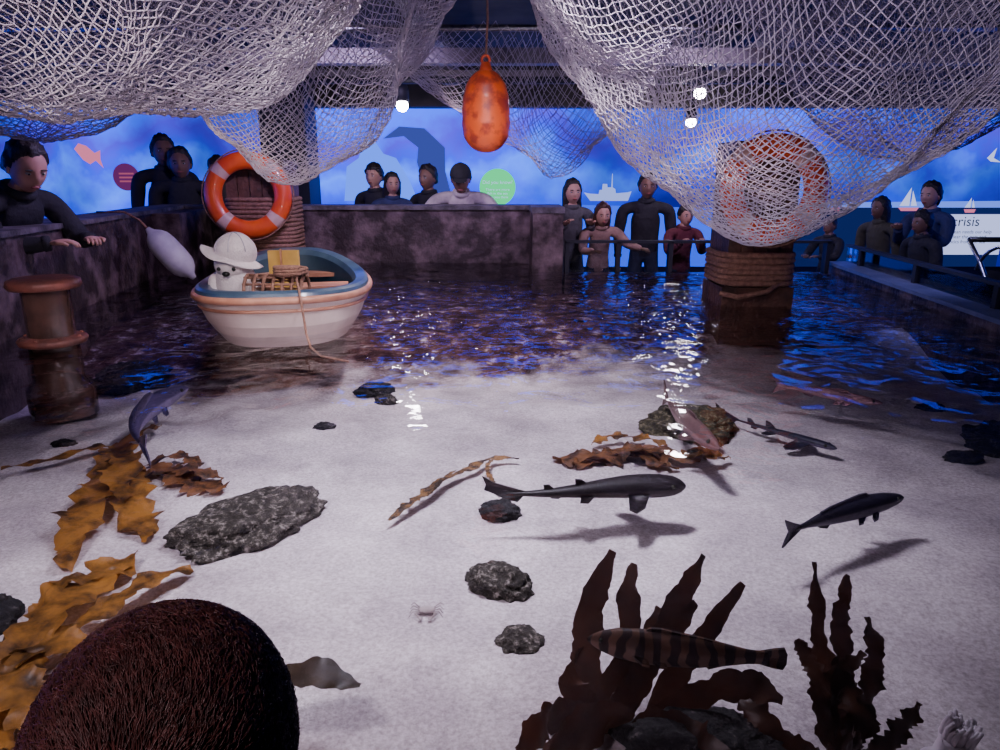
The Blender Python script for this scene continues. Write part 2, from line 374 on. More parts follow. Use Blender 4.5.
net('fishing_net',[(-1.75,1.75),(-1.5,1.2),(-1.3,.95),(-1.12,.79),(-1.0,.765),(-.8,.82),(-.6,.98),(-.45,1.2),(-.3,1.5),(-.1,1.77)],3.6,.5,1.77,132,110,.0024,M_net,.06,seed=3)
net('fishing_net',[(-.8,1.6),(-.3,1.2),(.1,1.0),(.3,.78),(.5,.84),(.8,1.15),(1.1,1.6)],5.0,.2,1.68,76,54,.0024,M_net,.05,seed=4)
net('fishing_net',[(.02,1.77),(.15,1.42),(.3,1.15),(.557,.88),(.75,.68),(.88,.57),(1.00,.545),(1.18,.58),(1.4,.65),(1.65,.82),(1.93,1.15),(2.25,1.77)],3.0,.75,1.77,180,142,.0024,M_net,.07,seed=5)
net('fishing_net',[(1.2,1.7),(1.7,1.0),(2.1,.85),(2.5,.98),(2.9,1.35),(3.3,1.77)],3.9,.5,1.77,100,84,.0023,M_net2,.06,seed=6)
M_rope=mat('manila_rope',(.36,.19,.13),(.20,.10,.07),40,.9,bump=.5,bscale=120)
M_cork=mat('cork',(.10,.07,.05),(.2,.14,.09),20,.8,bump=.3)
b=MB()
pts=[(1.12,2.1,1.36),(1.35,2.1,1.26),(1.5,2.1,1.21),(1.8,2.15,1.14)]
b.tube(pts,.006,M_rope,6)
for p in pts[:3]: b.sphere(p,(.035,.025,.025),M_cork)
b.obj('float_line')

# ------------------------------------------------------------ orange float
M_orange=mat('orange_plastic',(.90,.13,.02),(.72,.07,.02),5,.35,coat=.3)
M_obuoy=mat('weathered_orange',(.85,.12,.02),(.42,.045,.02),16,.45,lo=.45,hi=.6,coat=.2)
e=empty('hanging_buoy',(-.066,3.6,1.09))
def sup(n,p):
    z=math.copysign(abs(n.z)**.85,n.z)*.185; rr=max(0,1-abs(n.z)**2.6)**.5*(1-.10*n.z)
    rr*=1+.012*math.cos(z*110)
    h=math.hypot(n.x,n.y) or 1
    return Vector((n.x/h*rr*.112,n.y/h*rr*.112,z))
b=MB()
b.sphere((0,0,0),(1,1,1),M_obuoy,36,44,sup)
b.lathe((0,0,.17),[(.0,.045),(.02,.045),(.028,.02),(.036,-.01)],M_orange,16)
b.torus((0,0,.225),.018,.007,M_orange,'y',20,8)
b.obj('float_body',parent=e)
b=MB(); b.tube([(0,0,.235),(.01,0,.4),(0,0,.82)],.006,M_rope,6); b.obj('hanging_rope',parent=e)

# ------------------------------------------------------------ piers + lifebuoys
M_wood=mat('wet_timber',(.16,.07,.045),(.05,.025,.018),7,.5,bump=.6,bscale=30)
M_buoyw=mat('reflective_band',(.75,.5,.42),(.6,.38,.3),10,.4)
def rrect(w,d,n=32,p=.45):
    out=[]
    for i in range(n):
        t=2*math.pi*i/n; c,s=math.cos(t),math.sin(t)
        out.append((w*math.copysign(abs(c)**p,c),d*math.copysign(abs(s)**p,s)))
    return out
def pier(x,y,w,d,ztop,ropes,name='timber_pier'):
    e=empty(name,(x,y,0))
    b=MB()
    n=5
    for i in range(n):
        x0=-w+2*w*i/n
        b.box((x0+.004,-d,-.25),(x0+2*w/n-.004,d,ztop-.01*(i%2)),M_wood)
    b.box((-w-.02,-d-.02,-.25),(w+.02,d+.02,.12 if x>0 else .0),M_wood)
    b.obj('post',False,parent=e)
    b=MB()
    for (z0,z1) in ropes:
        k=int((z1-z0)/.034)
        for i in range(k+1):
            z=z0+.034*i; off=.012*(random.random()-.5)
            b.tube([(px,py,z+off*math.sin(3*j/10+i)) for j,(px,py) in enumerate(rrect(w+.028,d+.028))],.019,M_rope,8,closed=True)
    b.tube([(w*.6,-d-.03,ropes[0][0]),(w*.2,-d-.06,ropes[0][0]-.05),(-w*.7,-d-.08,ropes[0][0]-.08),(-w*1.2,-d-.04,ropes[0][0]-.06)],.016,M_rope,8)
    b.obj('rope_wrap',parent=e)
pier(-2.02,6.35,.25,.20,.92,[(.16,.62)])
pier(1.62,4.72,.205,.2,1.0,[(.15,.34)])
def lifebuoy(x,y,z,R,r,tilt):
    e=empty('lifebuoy',(x,y,z)); b=MB(); su,sv=72,14; vs=[]; 
    for i in range(su):
        a=2*math.pi*i/su
        for j in range(sv):
            t=2*math.pi*j/sv; q=R+r*math.cos(t); vs.append((q*math.cos(a),r*.75*math.sin(t),q*math.sin(a)))
    fo=[];fw=[]
    for i in range(su):
        deg=(360*i/su-45)%90
        for j in range(sv):
            i2=(i+1)%su;j2=(j+1)%sv; f=(i*sv+j,i*sv+j2,i2*sv+j2,i2*sv+j)
            (fw if (deg<6 or deg>84) else fo).append(f)
    b.add(vs,fo,M_orange); b.add(vs,fw,M_buoyw)
    b.obj('ring',parent=e)
    b=MB(); pts=[]
    for i in range(64):
        a=2*math.pi*i/64; k=(a-math.pi/4)%(math.pi/2)/(math.pi/2); q=R+r+.002+.012*math.sin(math.pi*k); pts.append((q*math.cos(a),0,q*math.sin(a)))
    b.tube(pts,.006,M_rope,6,closed=True); b.obj('grab_line',parent=e)
    e.rotation_euler=tilt
lifebuoy(-2.05,6.04,.645,.275,.072,(math.radians(-6),0,math.radians(8)))
lifebuoy(1.62,4.40,.72,.25,.072,(math.radians(-5),0,0))

# ------------------------------------------------------------ bollard
M_rust=mat('rusty_red_metal',(.42,.14,.10),(.16,.07,.06),9,.35,metal=.3,bump=.3)
M_pipe=mat('brown_glazed_pipe',(.14,.07,.055),(.05,.025,.02),6,.15,coat=1)
b=MB()
b.lathe((0,0,0),[(0,.335),(.13,.335),(.155,.325),(.16,.30),(.15,.285),(.10,.28)],M_rust,40)
b.lathe((0,0,0),[(.105,.28),(.103,.06)],M_pipe,40)
b.lathe((0,0,0),[(.103,.06),(.145,.05),(.152,.04),(.145,.02),(.11,.01)],M_rust,40)
b.lathe((0,0,0),[(.11,.01),(.115,-.15),(.15,-.2),(.15,-.34)],M_pipe,40)
for k in range(8):
    t=k*math.pi/4; b.sphere((.128*math.cos(t),.128*math.sin(t),.055),(.012,.012,.008),M_rust,8,6)
b.obj('mooring_bollard',loc=(-2.16,3.40,0))

# ------------------------------------------------------------ fender
M_fend=mat('scuffed_white_vinyl',(.60,.56,.62),(.42,.38,.46),8,.5)
A=Vector((-2.55,5.3,.43));Bq=Vector((-2.25,5.3,.07)); b=MB()
ts=np.linspace(0,1,15); rr=[.018,.03,.065,.085,.093,.096,.097,.097,.097,.096,.093,.085,.065,.03,.018]
b.tube([A+(Bq-A)*t for t in ts],rr,M_fend,20)
b.tube([A,A+Vector((-.05,0,.06)),Vector((-2.70,5.3,.545)),Vector((-2.9,5.3,.545))],.009,M_rope,6); b.obj('boat_fender')

# ------------------------------------------------------------ dinghy
M_hull=mat('cream_gelcoat',(.80,.66,.58),(.62,.48,.42),5,.35,coat=.3)
M_rim=mat('varnished_rubrail',(.55,.27,.17),(.38,.16,.10),9,.4)
M_blue=mat('blue_paint',(.03,.06,.11),(.07,.12,.17),7,.35,coat=.2)
M_bluei=mat('blue_interior',(.02,.05,.08),(.035,.08,.12),7,.5)
ax=Vector((-.30,1.55,0)); ang=math.atan2(ax.y,ax.x)
dh=empty('dinghy',(-1.255,4.24,0)); dh.rotation_euler=(0,0,ang)
HL,HW=.76,.475
def outline(n,k,zf):
    pts=[]
    for i in range(n):
        t=2*math.pi*i/n; c,s=math.cos(t),math.sin(t)
        x=HL*math.copysign(abs(c)**.72,c); w=1-.22*max(0,x/HL)**1.6-.06*max(0,-x/HL)**2
        y=HW*w*math.copysign(abs(s)**.72,s)
        pts.append((x*k,y*k,zf(x/HL)))
    return pts
N=72
sheer=lambda q:.185+.10*max(0,q)**2+.02*max(0,-q)**2
rings=[(.55,lambda q:-.10,M_hull),(.74,lambda q:-.07,M_hull),(.84,lambda q:.0,M_hull),(.91,lambda q:.06,M_hull),(.955,lambda q:.12+.5*(sheer(q)-.185),M_hull),(.985,lambda q:sheer(q)-.02,M_hull),
       (1.0,lambda q:sheer(q)+.01,M_rim),(.985,lambda q:sheer(q)+.035,M_blue),(.95,lambda q:sheer(q)+.045,M_blue),(.84,lambda q:sheer(q)+.035,M_blue),(.80,lambda q:sheer(q)+.005,M_blue),(.77,lambda q:.10,M_bluei),(.68,lambda q:.03,M_bluei)]
b=MB(); R=[outline(N,k,zf) for k,zf,_ in rings]
for i in range(len(R)-1):
    b.add(R[i]+R[i+1],[(k,(k+1)%N,N+(k+1)%N,N+k) for k in range(N)],rings[i+1][2])
b.add(R[0],[tuple(range(N))[::-1]],M_hull); b.add(R[-1],[tuple(range(N))],M_bluei)
b.obj('hull',parent=dh)
b=MB(); b.tube(outline(N,1.0,lambda q:sheer(q)+.0),.020,M_rim,8,closed=True); b.tube(outline(N,.965,lambda q:sheer(q)-.055),.010,M_rim,8,closed=True); b.obj('rub_rail',parent=dh)
M_yel=mat('yellow_board',(.80,.50,.10),(.6,.36,.08),8,.5)
b=MB(); b.box((-.05,-.35,.14),(.14,.35,.17),M_rim); b.box((.45,-.26,.16),(.58,.26,.185),M_rim); b.obj('thwart',False,parent=dh)
b=MB(); b.tube([(-.35,-.10,.30),(-.55,-.10,.28),(-.70,-.12,.255),(-.775,-.13,.235),(-.80,-.14,.15),(-.82,-.15,.05),(-.86,-.17,-.01),(-.93,-.22,-.04),(-.98,-.35,-.06)],.006,M_rope,8); b.obj('mooring_line',parent=dh)

M_plush=mat('white_plush',(.88,.80,.80),(.76,.68,.70),25,.95,bump=.4,bscale=90)
M_blk=mat('black_plastic',(.01,.01,.01),(.015,.015,.015),5,.3)
e=empty('plush_toy',(-1.46,3.98,.12))
b=MB()
b.sphere((0,0,.10),(.115,.10,.14),M_plush,24,16)
b.sphere((0,-.01,.21),(.105,.10,.09),M_plush,24,16)
def brim(n,p):
    d=math.hypot(n.x,n.y); p.z+=(.05*n.x*n.x if n.x<0 else -.07*n.x)-.03*abs(n.y)*d; return p
b.sphere((-.01,0,.265),(.165,.13,.018),M_plush,36,12,brim)
b.sphere((.01,0,.275),(.115,.105,.105),M_plush,24,16)
for a in np.linspace(0,math.pi,5)[1:-1]: b.tube([(.01+.117*math.cos(t)*math.cos(a),.107*math.cos(t)*math.sin(a)*-1,.275+.107*math.sin(t)) for t in np.linspace(.1,3.04,14)],.003,M_fend,5)
for s in (-1,1):
    b.sphere((s*.04-.01,-.104,.195),.011,M_blk,10,8); b.sphere((s*.11,-.03,.09),(.035,.04,.07),M_plush,14,10); b.sphere((s*.05,-.09,.0),(.04,.06,.035),M_plush,14,10)
b.sphere((-.01,-.115,.17),(.022,.015,.014),M_blk,10,8)
o=b.obj('toy_body',parent=e)
b=MB(); b.prism([(-1.28,4.0),(-1.12,4.02),(-1.12,4.05),(-1.28,4.03)],.17,.40,M_yel); b.prism([(-1.21,3.985),(-1.205,3.985),(-1.205,4.01),(-1.21,4.01)],.17,.41,M_rim); b.obj('bailer_board',False)
e=empty('crab_pot',(-1.19,3.83,.15)); b=MB()
for i in range(7):
    x=-.15+.05*i; b.tube([(x,.10*math.cos(a),.14*math.sin(a)+.0) for a in np.linspace(0,math.pi,14)],.009,M_rope,6)
for a in np.linspace(0,math.pi,9):
    b.tube([(-.16,.10*math.cos(a),.14*math.sin(a)),(.16,.10*math.cos(a),.14*math.sin(a))],.007,M_rope,6)
b.box((-.17,-.11,-.015),(.17,.11,.0),M_wood)
b.tube([(.09+.08*math.cos(t)*(1+.1*math.sin(5*t)),-.05+.06*math.sin(t),.145+.0025*t) for t in np.linspace(0,18,80)],.011,M_rope,6)
b.obj('cage',parent=e)

# ------------------------------------------------------------ rocks
def rockmat(name,c1,c2,c3,t=.56):
    m,nt,out=nodes_of(name); bs=nt.nodes.new('ShaderNodeBsdfPrincipled'); bs.inputs['Roughness'].default_value=.85
    nt.links.new(ramp(nt,noise(nt,38,7,None,.8),[(.46,c1),(t-.02,c2),(t+.06,c3)]),bs.inputs['Base Color'])
    bp=nt.nodes.new('ShaderNodeBump'); bp.inputs['Strength'].default_value=1; bp.inputs['Distance'].default_value=.03
    nt.links.new(noise(nt,36,6),bp.inputs['Height']); nt.links.new(bp.outputs[0],bs.inputs['Normal']); nt.links.new(bs.outputs[0],out.inputs[0]); return m
M_rock=rockmat('barnacled_rock',(.018,.014,.010),(.055,.047,.036),(.30,.27,.24),.56)
M_rockd=rockmat('dark_rock',(.008,.007,.008),(.02,.017,.02),(.16,.13,.13),.6)
M_rockg=rockmat('algae_rock',(.03,.025,.012),(.08,.07,.03),(.25,.22,.14),.56)
def rock(x,y,w,d,h,m,rot=0,seed=0):
    b=MB()
    def fn(n,p):
        k=1+.22*mn.noise(n*1.4+Vector((seed,0,0)))+.18*mn.noise(n*3.5+Vector((0,seed,0)))+.10*mn.noise(n*9+Vector((0,0,seed)))
        q=Vector((p.x*k,p.y*k,p.z*k)); 
        if q.z<-h*.35: q.z=-h*.35
        return q
    b.sphere((0,0,0),(w/2,d/2,h),m,64,44,fn)
    o=b.obj('rock',loc=(x,y,sz(x,y)+h*.3)); o.rotation_euler=(0,0,rot)
rock(-.86,2.22,.52,.31,.075,M_rock,.85,1)
rock(-.69,3.80,.20,.15,.05,M_rockd,.2,2); rock(-.60,3.62,.12,.1,.03,M_rock,.2,3)
rock(-.83,3.22,.10,.08,.02,M_rockd,0,4); rock(.89,3.2,.42,.36,.08,M_rockg,0,5)
rock(.0,2.33,.14,.12,.035,M_rockd,0,6); rock(0,1.87,.20,.15,.05,M_rock,-.5,7)
rock(.05,1.58,.11,.12,.02,M_rock,.4,8); rock(-1.36,1.68,.15,.15,.05,M_rockd,0,9)
rock(2.2,2.98,.26,.26,.09,M_rockd,0,10); rock(1.96,2.84,.16,.1,.03,M_rockd,0,11); rock(2.2,3.5,.15,.1,.03,M_rockd,0,12)
rock(-1.95,3.02,.10,.07,.02,M_rockd,0,13); rock(.42,1.22,.34,.2,.05,M_rockd,0,14); rock(-2.1,3.95,.4,.4,.10,M_rockd,0,15)

# ------------------------------------------------------------ kelp
def kelpmat(name,c1,c2,tr,rough=.4,sc=14,lo=.40,hi=.66):
    m,nt,out=nodes_of(name)
    col=ramp(nt,noise(nt,sc,6,None,.65),[(lo,c1),(hi,c2)])
    bs=nt.nodes.new('ShaderNodeBsdfPrincipled'); bs.inputs['Roughness'].default_value=rough; nt.links.new(col,bs.inputs['Base Color'])
    t=nt.nodes.new('ShaderNodeBsdfTranslucent'); nt.links.new(col,t.inputs[0])
    x=nt.nodes.new('ShaderNodeMixShader'); x.inputs[0].default_value=tr
    nt.links.new(bs.outputs[0],x.inputs[1]); nt.links.new(t.outputs[0],x.inputs[2]); nt.links.new(x.outputs[0],out.inputs[0]); return m
M_kgold=kelpmat('golden_kelp',(.42,.19,.035),(.06,.028,.010),.4,.45,9,.42,.62)
M_kbrn=kelpmat('brown_kelp',(.22,.09,.03),(.03,.014,.009),.3,.6,14,.42,.6)
M_kstr=kelpmat('thin_amber_kelp',(.26,.14,.05),(.03,.018,.012),.3,.7,22,.42,.56)
M_kdark=kelpmat('dark_kelp',(.085,.030,.014),(.018,.009,.007),.25,.4,8,.35,.7)
def catmull(P,n):
    P=[Vector(p) for p in P]; P=[P[0]*2-P[1]]+P+[P[-1]*2-P[-2]]; out=[]
    segs=len(P)-3
    for k in range(n+1):
        t=k/n*segs; i=min(int(t),segs-1); t-=i
        a,b_,c,d=P[i],P[i+1],P[i+2],P[i+3]
        out.append(.5*((2*b_)+(c-a)*t+(2*a-5*b_+4*c-d)*t*t+(3*b_-a-3*c+d)*t**3))
    return out
def blade(b,pts,w,m,ruf=.25,tip=.1,seed=0,upright=False,n=48,rag=.18):
    C=catmull(pts,n); vs=[];fs=[]; nw=8
    for i,p in enumerate(C):
        s=i/n; d=(C[min(i+1,n)]-C[max(i-1,0)]).normalized()
        side=d.cross(Vector((0,0,1))) 
        if side.length<.3 or upright: side=d.cross(Vector((.15,-1,.35)))
        side.normalize(); nr=side.cross(d).normalized()
        ww=w*(min(1,.25+s*5))*(1 if s<.6 else max(tip,1-((s-.6)/.4)**1.6*(1-tip)))*(1+.45*mn.noise(Vector((s*7,seed,0))))
        for k in range(nw+1):
            q=k/nw*2-1
            edge=1+rag*2*mn.noise(Vector((s*26,(1 if q>0 else -1)*3,seed+4)))*abs(q)
            z=ruf*w*.5*(q*q)*math.sin(s*24+seed+q*2)+.1*w*math.sin(s*9+seed)
            vs.append(p+side*q*ww*.5*edge+nr*z)
    for i in range(n):
        for k in range(nw):
            a=i*(nw+1)+k; fs.append((a,a+1,a+nw+2,a+nw+1))
    b.add(vs,fs,m)
def kelp(blades,m,seed=0,**kw):
    b=MB()
    for i,(pts,w) in enumerate(blades): blade(b,[(x,y,max(z,sz(x,y)+.012+w*.10) if not kw.get('upright') else z) for x,y,z in pts],w,m,seed=seed+i*3.1,**kw)
    b.obj('kelp')
kelp([([(-1.63,2.9,-.33),(-1.52,2.6,-.31),(-1.42,2.25,-.31),(-1.31,1.93,-.33)],.15),
      ([(-1.60,2.85,-.33),(-1.40,2.5,-.30),(-1.25,2.25,-.31),(-1.13,2.10,-.33)],.13),
      ([(-1.66,2.9,-.33),(-1.75,2.85,-.31),(-1.88,2.74,-.33),(-2.0,2.68,-.33)],.05),
      ([(-1.60,2.88,-.33),(-1.48,2.65,-.28),(-1.40,2.45,-.27),(-1.30,2.3,-.29)],.11),
      ([(-1.66,2.92,-.33),(-1.62,2.8,-.30),(-1.57,2.95,-.28),(-1.52,3.05,-.28)],.06)],M_kgold,1,ruf=.30,tip=.25,rag=.3)
kelp([([(-1.45,2.62,-.33),(-1.3,2.60,-.32),(-1.12,2.52,-.33),(-1.03,2.47,-.34)],.12),([(-1.38,2.68,-.33),(-1.25,2.6,-.30),(-1.08,2.6,-.33)],.09),([(-1.45,2.7,-.33),(-1.3,2.74,-.30),(-1.2,2.70,-.33)],.06)],M_kbrn,5,rag=.5,tip=.4)
kelp([([(-1.13,1.99,-.33),(-1.15,1.85,-.30),(-1.15,1.65,-.29),(-1.13,1.42,-.30),(-1.03,1.22,-.33)],.13),
      ([(-.92,1.92,-.33),(-1.0,1.78,-.30),(-1.06,1.60,-.29),(-1.12,1.42,-.30)],.07),
      ([(-1.26,1.60,-.33),(-1.08,1.50,-.29),(-.88,1.48,-.32)],.10),
      ([(-1.22,1.40,-.33),(-1.05,1.34,-.29),(-.82,1.28,-.32)],.15),
      ([(-1.1,1.92,-.33),(-1.2,1.78,-.29),(-1.24,1.66,-.31)],.07)],M_kgold,9,ruf=.30,tip=.25,rag=.3)
kelp([([(-.38,2.22,-.33),(-.30,2.35,-.31),(-.22,2.52,-.31),(-.10,2.68,-.32),(-.03,2.78,-.33),(.08,2.79,-.33)],.036),([(-.03,2.78,-.33),(-.05,2.6,-.3),(0,2.45,-.33)],.018),([(-.30,2.38,-.33),(-.25,2.42,-.30),(-.17,2.62,-.31)],.025)],M_kstr,14,rag=.8,ruf=.4,tip=.4)
kelp([([(.22,2.80,-.33),(.42,2.76,-.32),(.60,2.85,-.32),(.82,2.74,-.33)],.11),([(.30,2.70,-.33),(.5,2.82,-.32),(.72,2.70,-.33)],.10),([(.45,2.90,-.33),(.62,2.80,-.31),(.86,2.86,-.33),(.96,2.95,-.33)],.09)],M_kbrn,18,ruf=.35,rag=.7,tip=.4)
kelp([([(.40,2.95,-.33),(.50,3.0,-.31),(.62,2.95,-.30),(.72,2.9,-.32)],.05),([(.75,2.8,-.31),(.85,2.72,-.29),(.95,2.78,-.32)],.045)],M_kgold,19,ruf=.5,rag=.7,tip=.4)
kelp([([(.20,1.30,-.35),(.19,1.36,-.25),(.21,1.44,-.15),(.262,1.52,-.05)],.070),
      ([(.25,1.30,-.35),(.29,1.36,-.22),(.29,1.44,-.12),(.315,1.50,-.07)],.050),
      ([(.27,1.30,-.35),(.32,1.36,-.22),(.41,1.43,-.12),(.47,1.50,-.05)],.056),
      ([(.30,1.28,-.35),(.40,1.33,-.22),(.46,1.37,-.15),(.54,1.41,-.07)],.052),
      ([(.30,1.28,-.35),(.42,1.28,-.25),(.50,1.24,-.2),(.56,1.20,-.2)],.06),
      ([(.20,1.28,-.35),(.12,1.27,-.30),(.08,1.22,-.28),(.04,1.16,-.29)],.08),
      ([(.22,1.26,-.35),(.22,1.24,-.28),(.16,1.18,-.26),(.08,1.13,-.27)],.09),
      ([(.26,1.28,-.35),(.36,1.22,-.30),(.40,1.16,-.29),(.48,1.1,-.3)],.09),
      ([(.24,1.30,-.35),(.30,1.32,-.24),(.36,1.34,-.16),(.43,1.40,-.11)],.06),
      ([(.22,1.3,-.35),(.25,1.33,-.24),(.33,1.40,-.2),(.37,1.46,-.16)],.05),
      ([(.22,1.3,-.35),(.16,1.33,-.27),(.19,1.38,-.24),(.16,1.36,-.22)],.06)],M_kdark,24,upright=True,ruf=.12,tip=.3,rag=.10)
kelp([([(.68,1.22,-.35),(.69,1.28,-.25),(.70,1.38,-.15),(.715,1.47,-.05)],.040),
      ([(.70,1.22,-.35),(.72,1.28,-.25),(.74,1.36,-.15),(.78,1.43,-.06)],.05),
      ([(.72,1.22,-.35),(.76,1.26,-.26),(.79,1.30,-.18),(.79,1.36,-.12)],.05),
      ([(.68,1.22,-.35),(.66,1.24,-.25),(.66,1.30,-.2),(.64,1.34,-.16)],.045),
      ([(.72,1.20,-.35),(.80,1.20,-.28),(.84,1.22,-.22)],.05),
      ([(.66,1.20,-.35),(.58,1.20,-.30),(.52,1.24,-.26),(.48,1.3,-.24)],.045),
      ([(.70,1.22,-.35),(.74,1.24,-.27),(.72,1.30,-.22),(.76,1.30,-.16)],.06),
      ([(.7,1.18,-.35),(.66,1.14,-.28),(.62,1.1,-.26)],.10)],M_kdark,44,upright=True,ruf=.25,tip=.25,rag=.3)

# ------------------------------------------------------------ fish
def fishmat(name,back,belly,stripe=None,sc=1):
    m,nt,out=nodes_of(name); g=nt.nodes.new('ShaderNodeNewGeometry'); sp=nt.nodes.new('ShaderNodeSeparateXYZ')
    nt.links.new(g.outputs['Normal'],sp.inputs[0])
    c=ramp(nt,sp.outputs['Z'],[(-.3,belly),(.15,back)]); 
    bs=nt.nodes.new('ShaderNodeBsdfPrincipled'); bs.inputs['Roughness'].default_value=.5; bs.inputs['Specular IOR Level'].default_value=.3
    t=nt.nodes.new('ShaderNodeTexCoord')
    if stripe:
        w=nt.nodes.new('ShaderNodeTexWave'); w.inputs['Scale'].default_value=sc; w.inputs['Distortion'].default_value=4; w.inputs['Detail'].default_value=2; w.inputs['Detail Scale'].default_value=2
        nt.links.new(t.outputs['Object'],w.inputs['Vector']); f=ramp(nt,w.outputs['Fac'],[(.4,(0,0,0)),(.6,(1,1,1))])
    else:
        f=ramp(nt,noise(nt,35,3,t.outputs['Object']),[(.5,(0,0,0)),(.7,(.35,.35,.35))])
    mx=nt.nodes.new('ShaderNodeMix'); mx.data_type='RGBA'; nt.links.new(f,mx.inputs[0]); nt.links.new(c,mx.inputs[6])
    mx.inputs[7].default_value=(*(stripe or tuple(x*.4 for x in back)),1)
    nt.links.new(mx.outputs[2],bs.inputs['Base Color']); nt.links.new(bs.outputs[0],out.inputs[0]); return m
M_eye=mat('fish_eye',(.02,.02,.02),(.03,.03,.02),5,.1)
def fish(name,head,tail,kind,m,bend=0,fat=1,scurve=0,roll=0):
    head=Vector(head);tail=Vector(tail); D=head-tail; L=D.length
    b=MB()
    if kind=='shark':
        S=[0,.02,.06,.12,.2,.3,.42,.55,.7,.82,.92,1]; W=[.15,.5,.8,.97,1,.95,.8,.6,.38,.24,.15,.05]; wf,hf=.062*fat,.048*fat
    elif kind=='wrasse':
        S=[0,.03,.08,.16,.28,.42,.58,.72,.82,.88,.92]; W=[.08,.35,.62,.88,1,1,.88,.62,.42,.38,.38]; wf,hf=.06*fat,.118*fat
    else:
        S=[0,.03,.08,.16,.28,.42,.58,.72,.82,.88,.92]; W=[.08,.40,.62,.85,1,.98,.80,.52,.30,.22,.20]; wf,hf=.062*fat,.085*fat
    def spine(s):
        return Vector((L*(.5-s), L*(bend*(4*s*(1-s))+scurve*math.sin(2*math.pi*s)*.5),0))
    n=36; seg=16; vs=[];fs=[]; smax=S[-1]
    def frame(s):
        p=spine(s); d=(spine(min(s+.01,1))-spine(s-.01)).normalized(); sd=Vector((-d.y,d.x,0)); return p,sd
    for i in range(n+1):
        s=smax*(i/n)**1.25; w=np.interp(s,S,W); p,sd=frame(s)
        for k in range(seg):
            t=2*math.pi*k/seg
            vs.append(p+sd*math.cos(t)*w*wf*L+Vector((0,0,math.sin(t)*w*hf*L)))
    for i in range(n):
        for k in range(seg): fs.append((i*seg+k,i*seg+(k+1)%seg,(i+1)*seg+(k+1)%seg,(i+1)*seg+k))
    fs.append(tuple(range(seg))); fs.append(tuple(n*seg+k for k in range(seg))[::-1]); b.add(vs,fs,m)
    def vfin(poly):
        pts=[]; 
        for sgn in (-1,1):
            for s,z in poly:
                p,sd=frame(min(s,1)); 
                if s>1: p=p+(spine(1)-spine(.95)).normalized()*L*(s-1)
                pts.append(p+Vector((0,0,z*L))+sd*sgn*.003*1)
        k=len(poly); b.add(pts,[tuple(range(k)),tuple(range(2*k-1,k-1,-1))]+[(i,(i+1)%k,k+(i+1)%k,k+i) for i in range(k)],m)
    def hfin(poly,z0,droop=.3):
        for side in (-1,1):
            pts=[]
            for dz in (.003,-.003):
                for s,q in poly:
                    p,sd=frame(s); w=np.interp(s,S,W)*wf*L*.6
                    pts.append(p+sd*side*(w+q*L)+Vector((0,0,z0*L-droop*q*L+dz)))
            k=len(poly); b.add(pts,[tuple(range(k)),tuple(range(2*k-1,k-1,-1))]+[(i,(i+1)%k,k+(i+1)%k,k+i) for i in range(k)],m)
    if kind=='shark':
        hfin([(.19,0),(.25,.11),(.31,.145),(.345,.12),(.31,0)],-.015)
        hfin([(.48,0),(.54,.055),(.58,.05),(.56,0)],-.015)
        vfin([(.50,.02),(.55,.06),(.585,.065),(.58,.02)]); vfin([(.68,.01),(.72,.045),(.75,.045),(.745,.01)]); vfin([(.64,-.01),(.67,-.035),(.71,-.03),(.71,-.008)])
        vfin([(.80,0),(.90,.03),(1.0,.06),(1.06,.095),(1.04,.05),(1.05,.02),(1.0,.0),(.94,-.03),(.88,-.045),(.85,-.01)])
    else:
        top=hf*.9; q=.7
        vfin([(.28,top*.9),(.32,top+.035*q),(.38,top+.04*q),(.5,top*.93+.025*q),(.62,top*.75+.025*q),(.70,top*.5+.025*q),(.72,top*.35),(.5,top*.5)])
        vfin([(.60,-top*.6),(.63,-top*.75-.025),(.70,-top*.5-.02),(.74,-top*.3)])
        if kind=='wrasse': vfin([(.88,.035),(.95,.055),(1.0,.062),(1.015,.03),(1.015,-.03),(1.0,-.062),(.95,-.055),(.88,-.035)])
        else: vfin([(.88,.018),(.95,.05),(1.02,.085),(1.0,.04),(.975,0),(1.0,-.04),(1.02,-.085),(.95,-.05),(.88,-.018)])
        hfin([(.22,0),(.29,.05),(.33,.055),(.32,.03),(.27,0)],-.03,.5); hfin([(.33,0),(.38,.025),(.42,.025),(.40,0)],-.05,1.0)
    for side in (-1,1):
        s=.075; p,sd=frame(s); w=np.interp(s,S,W)
        b.sphere(p+sd*side*w*wf*L*.88+Vector((0,0,w*hf*L*.35)),.010*L+.002,M_eye,8,6)
    o=b.obj(name,loc=(head+tail)/2); yaw=math.atan2(D.y,D.x); pitch=-math.atan2(D.z,math.hypot(D.x,D.y)); o.rotation_euler=(roll,pitch,yaw)
    return o
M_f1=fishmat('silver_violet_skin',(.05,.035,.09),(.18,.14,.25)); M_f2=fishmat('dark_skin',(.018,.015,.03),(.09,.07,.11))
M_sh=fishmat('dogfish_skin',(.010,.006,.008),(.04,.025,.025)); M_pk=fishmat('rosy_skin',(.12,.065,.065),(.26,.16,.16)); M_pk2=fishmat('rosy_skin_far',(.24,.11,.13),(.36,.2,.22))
M_wr=fishmat('wrasse_skin',(.13,.06,.035),(.24,.13,.09),(.03,.014,.012),9)
fish('sea_bass',(-1.49,3.30,-.18),(-1.34,2.56,-.2),'bony',M_f1,bend=.16,fat=.8)
fish('dogfish_or_shadow',(.62,2.22,-.2),(-.02,2.16,-.2),'shark',M_sh,scurve=.04,fat=1.25)
fish('dogfish_or_shadow',(1.42,2.84,-.31),(1.06,3.28,-.31),'shark',M_f2,fat=.6)  # dark body added to stand in for a fish's shadow on the sand
fish('red_mullet',(.80,2.46,-.16),(.757,3.18,-.17),'bony',M_pk,fat=.7,bend=-.03)
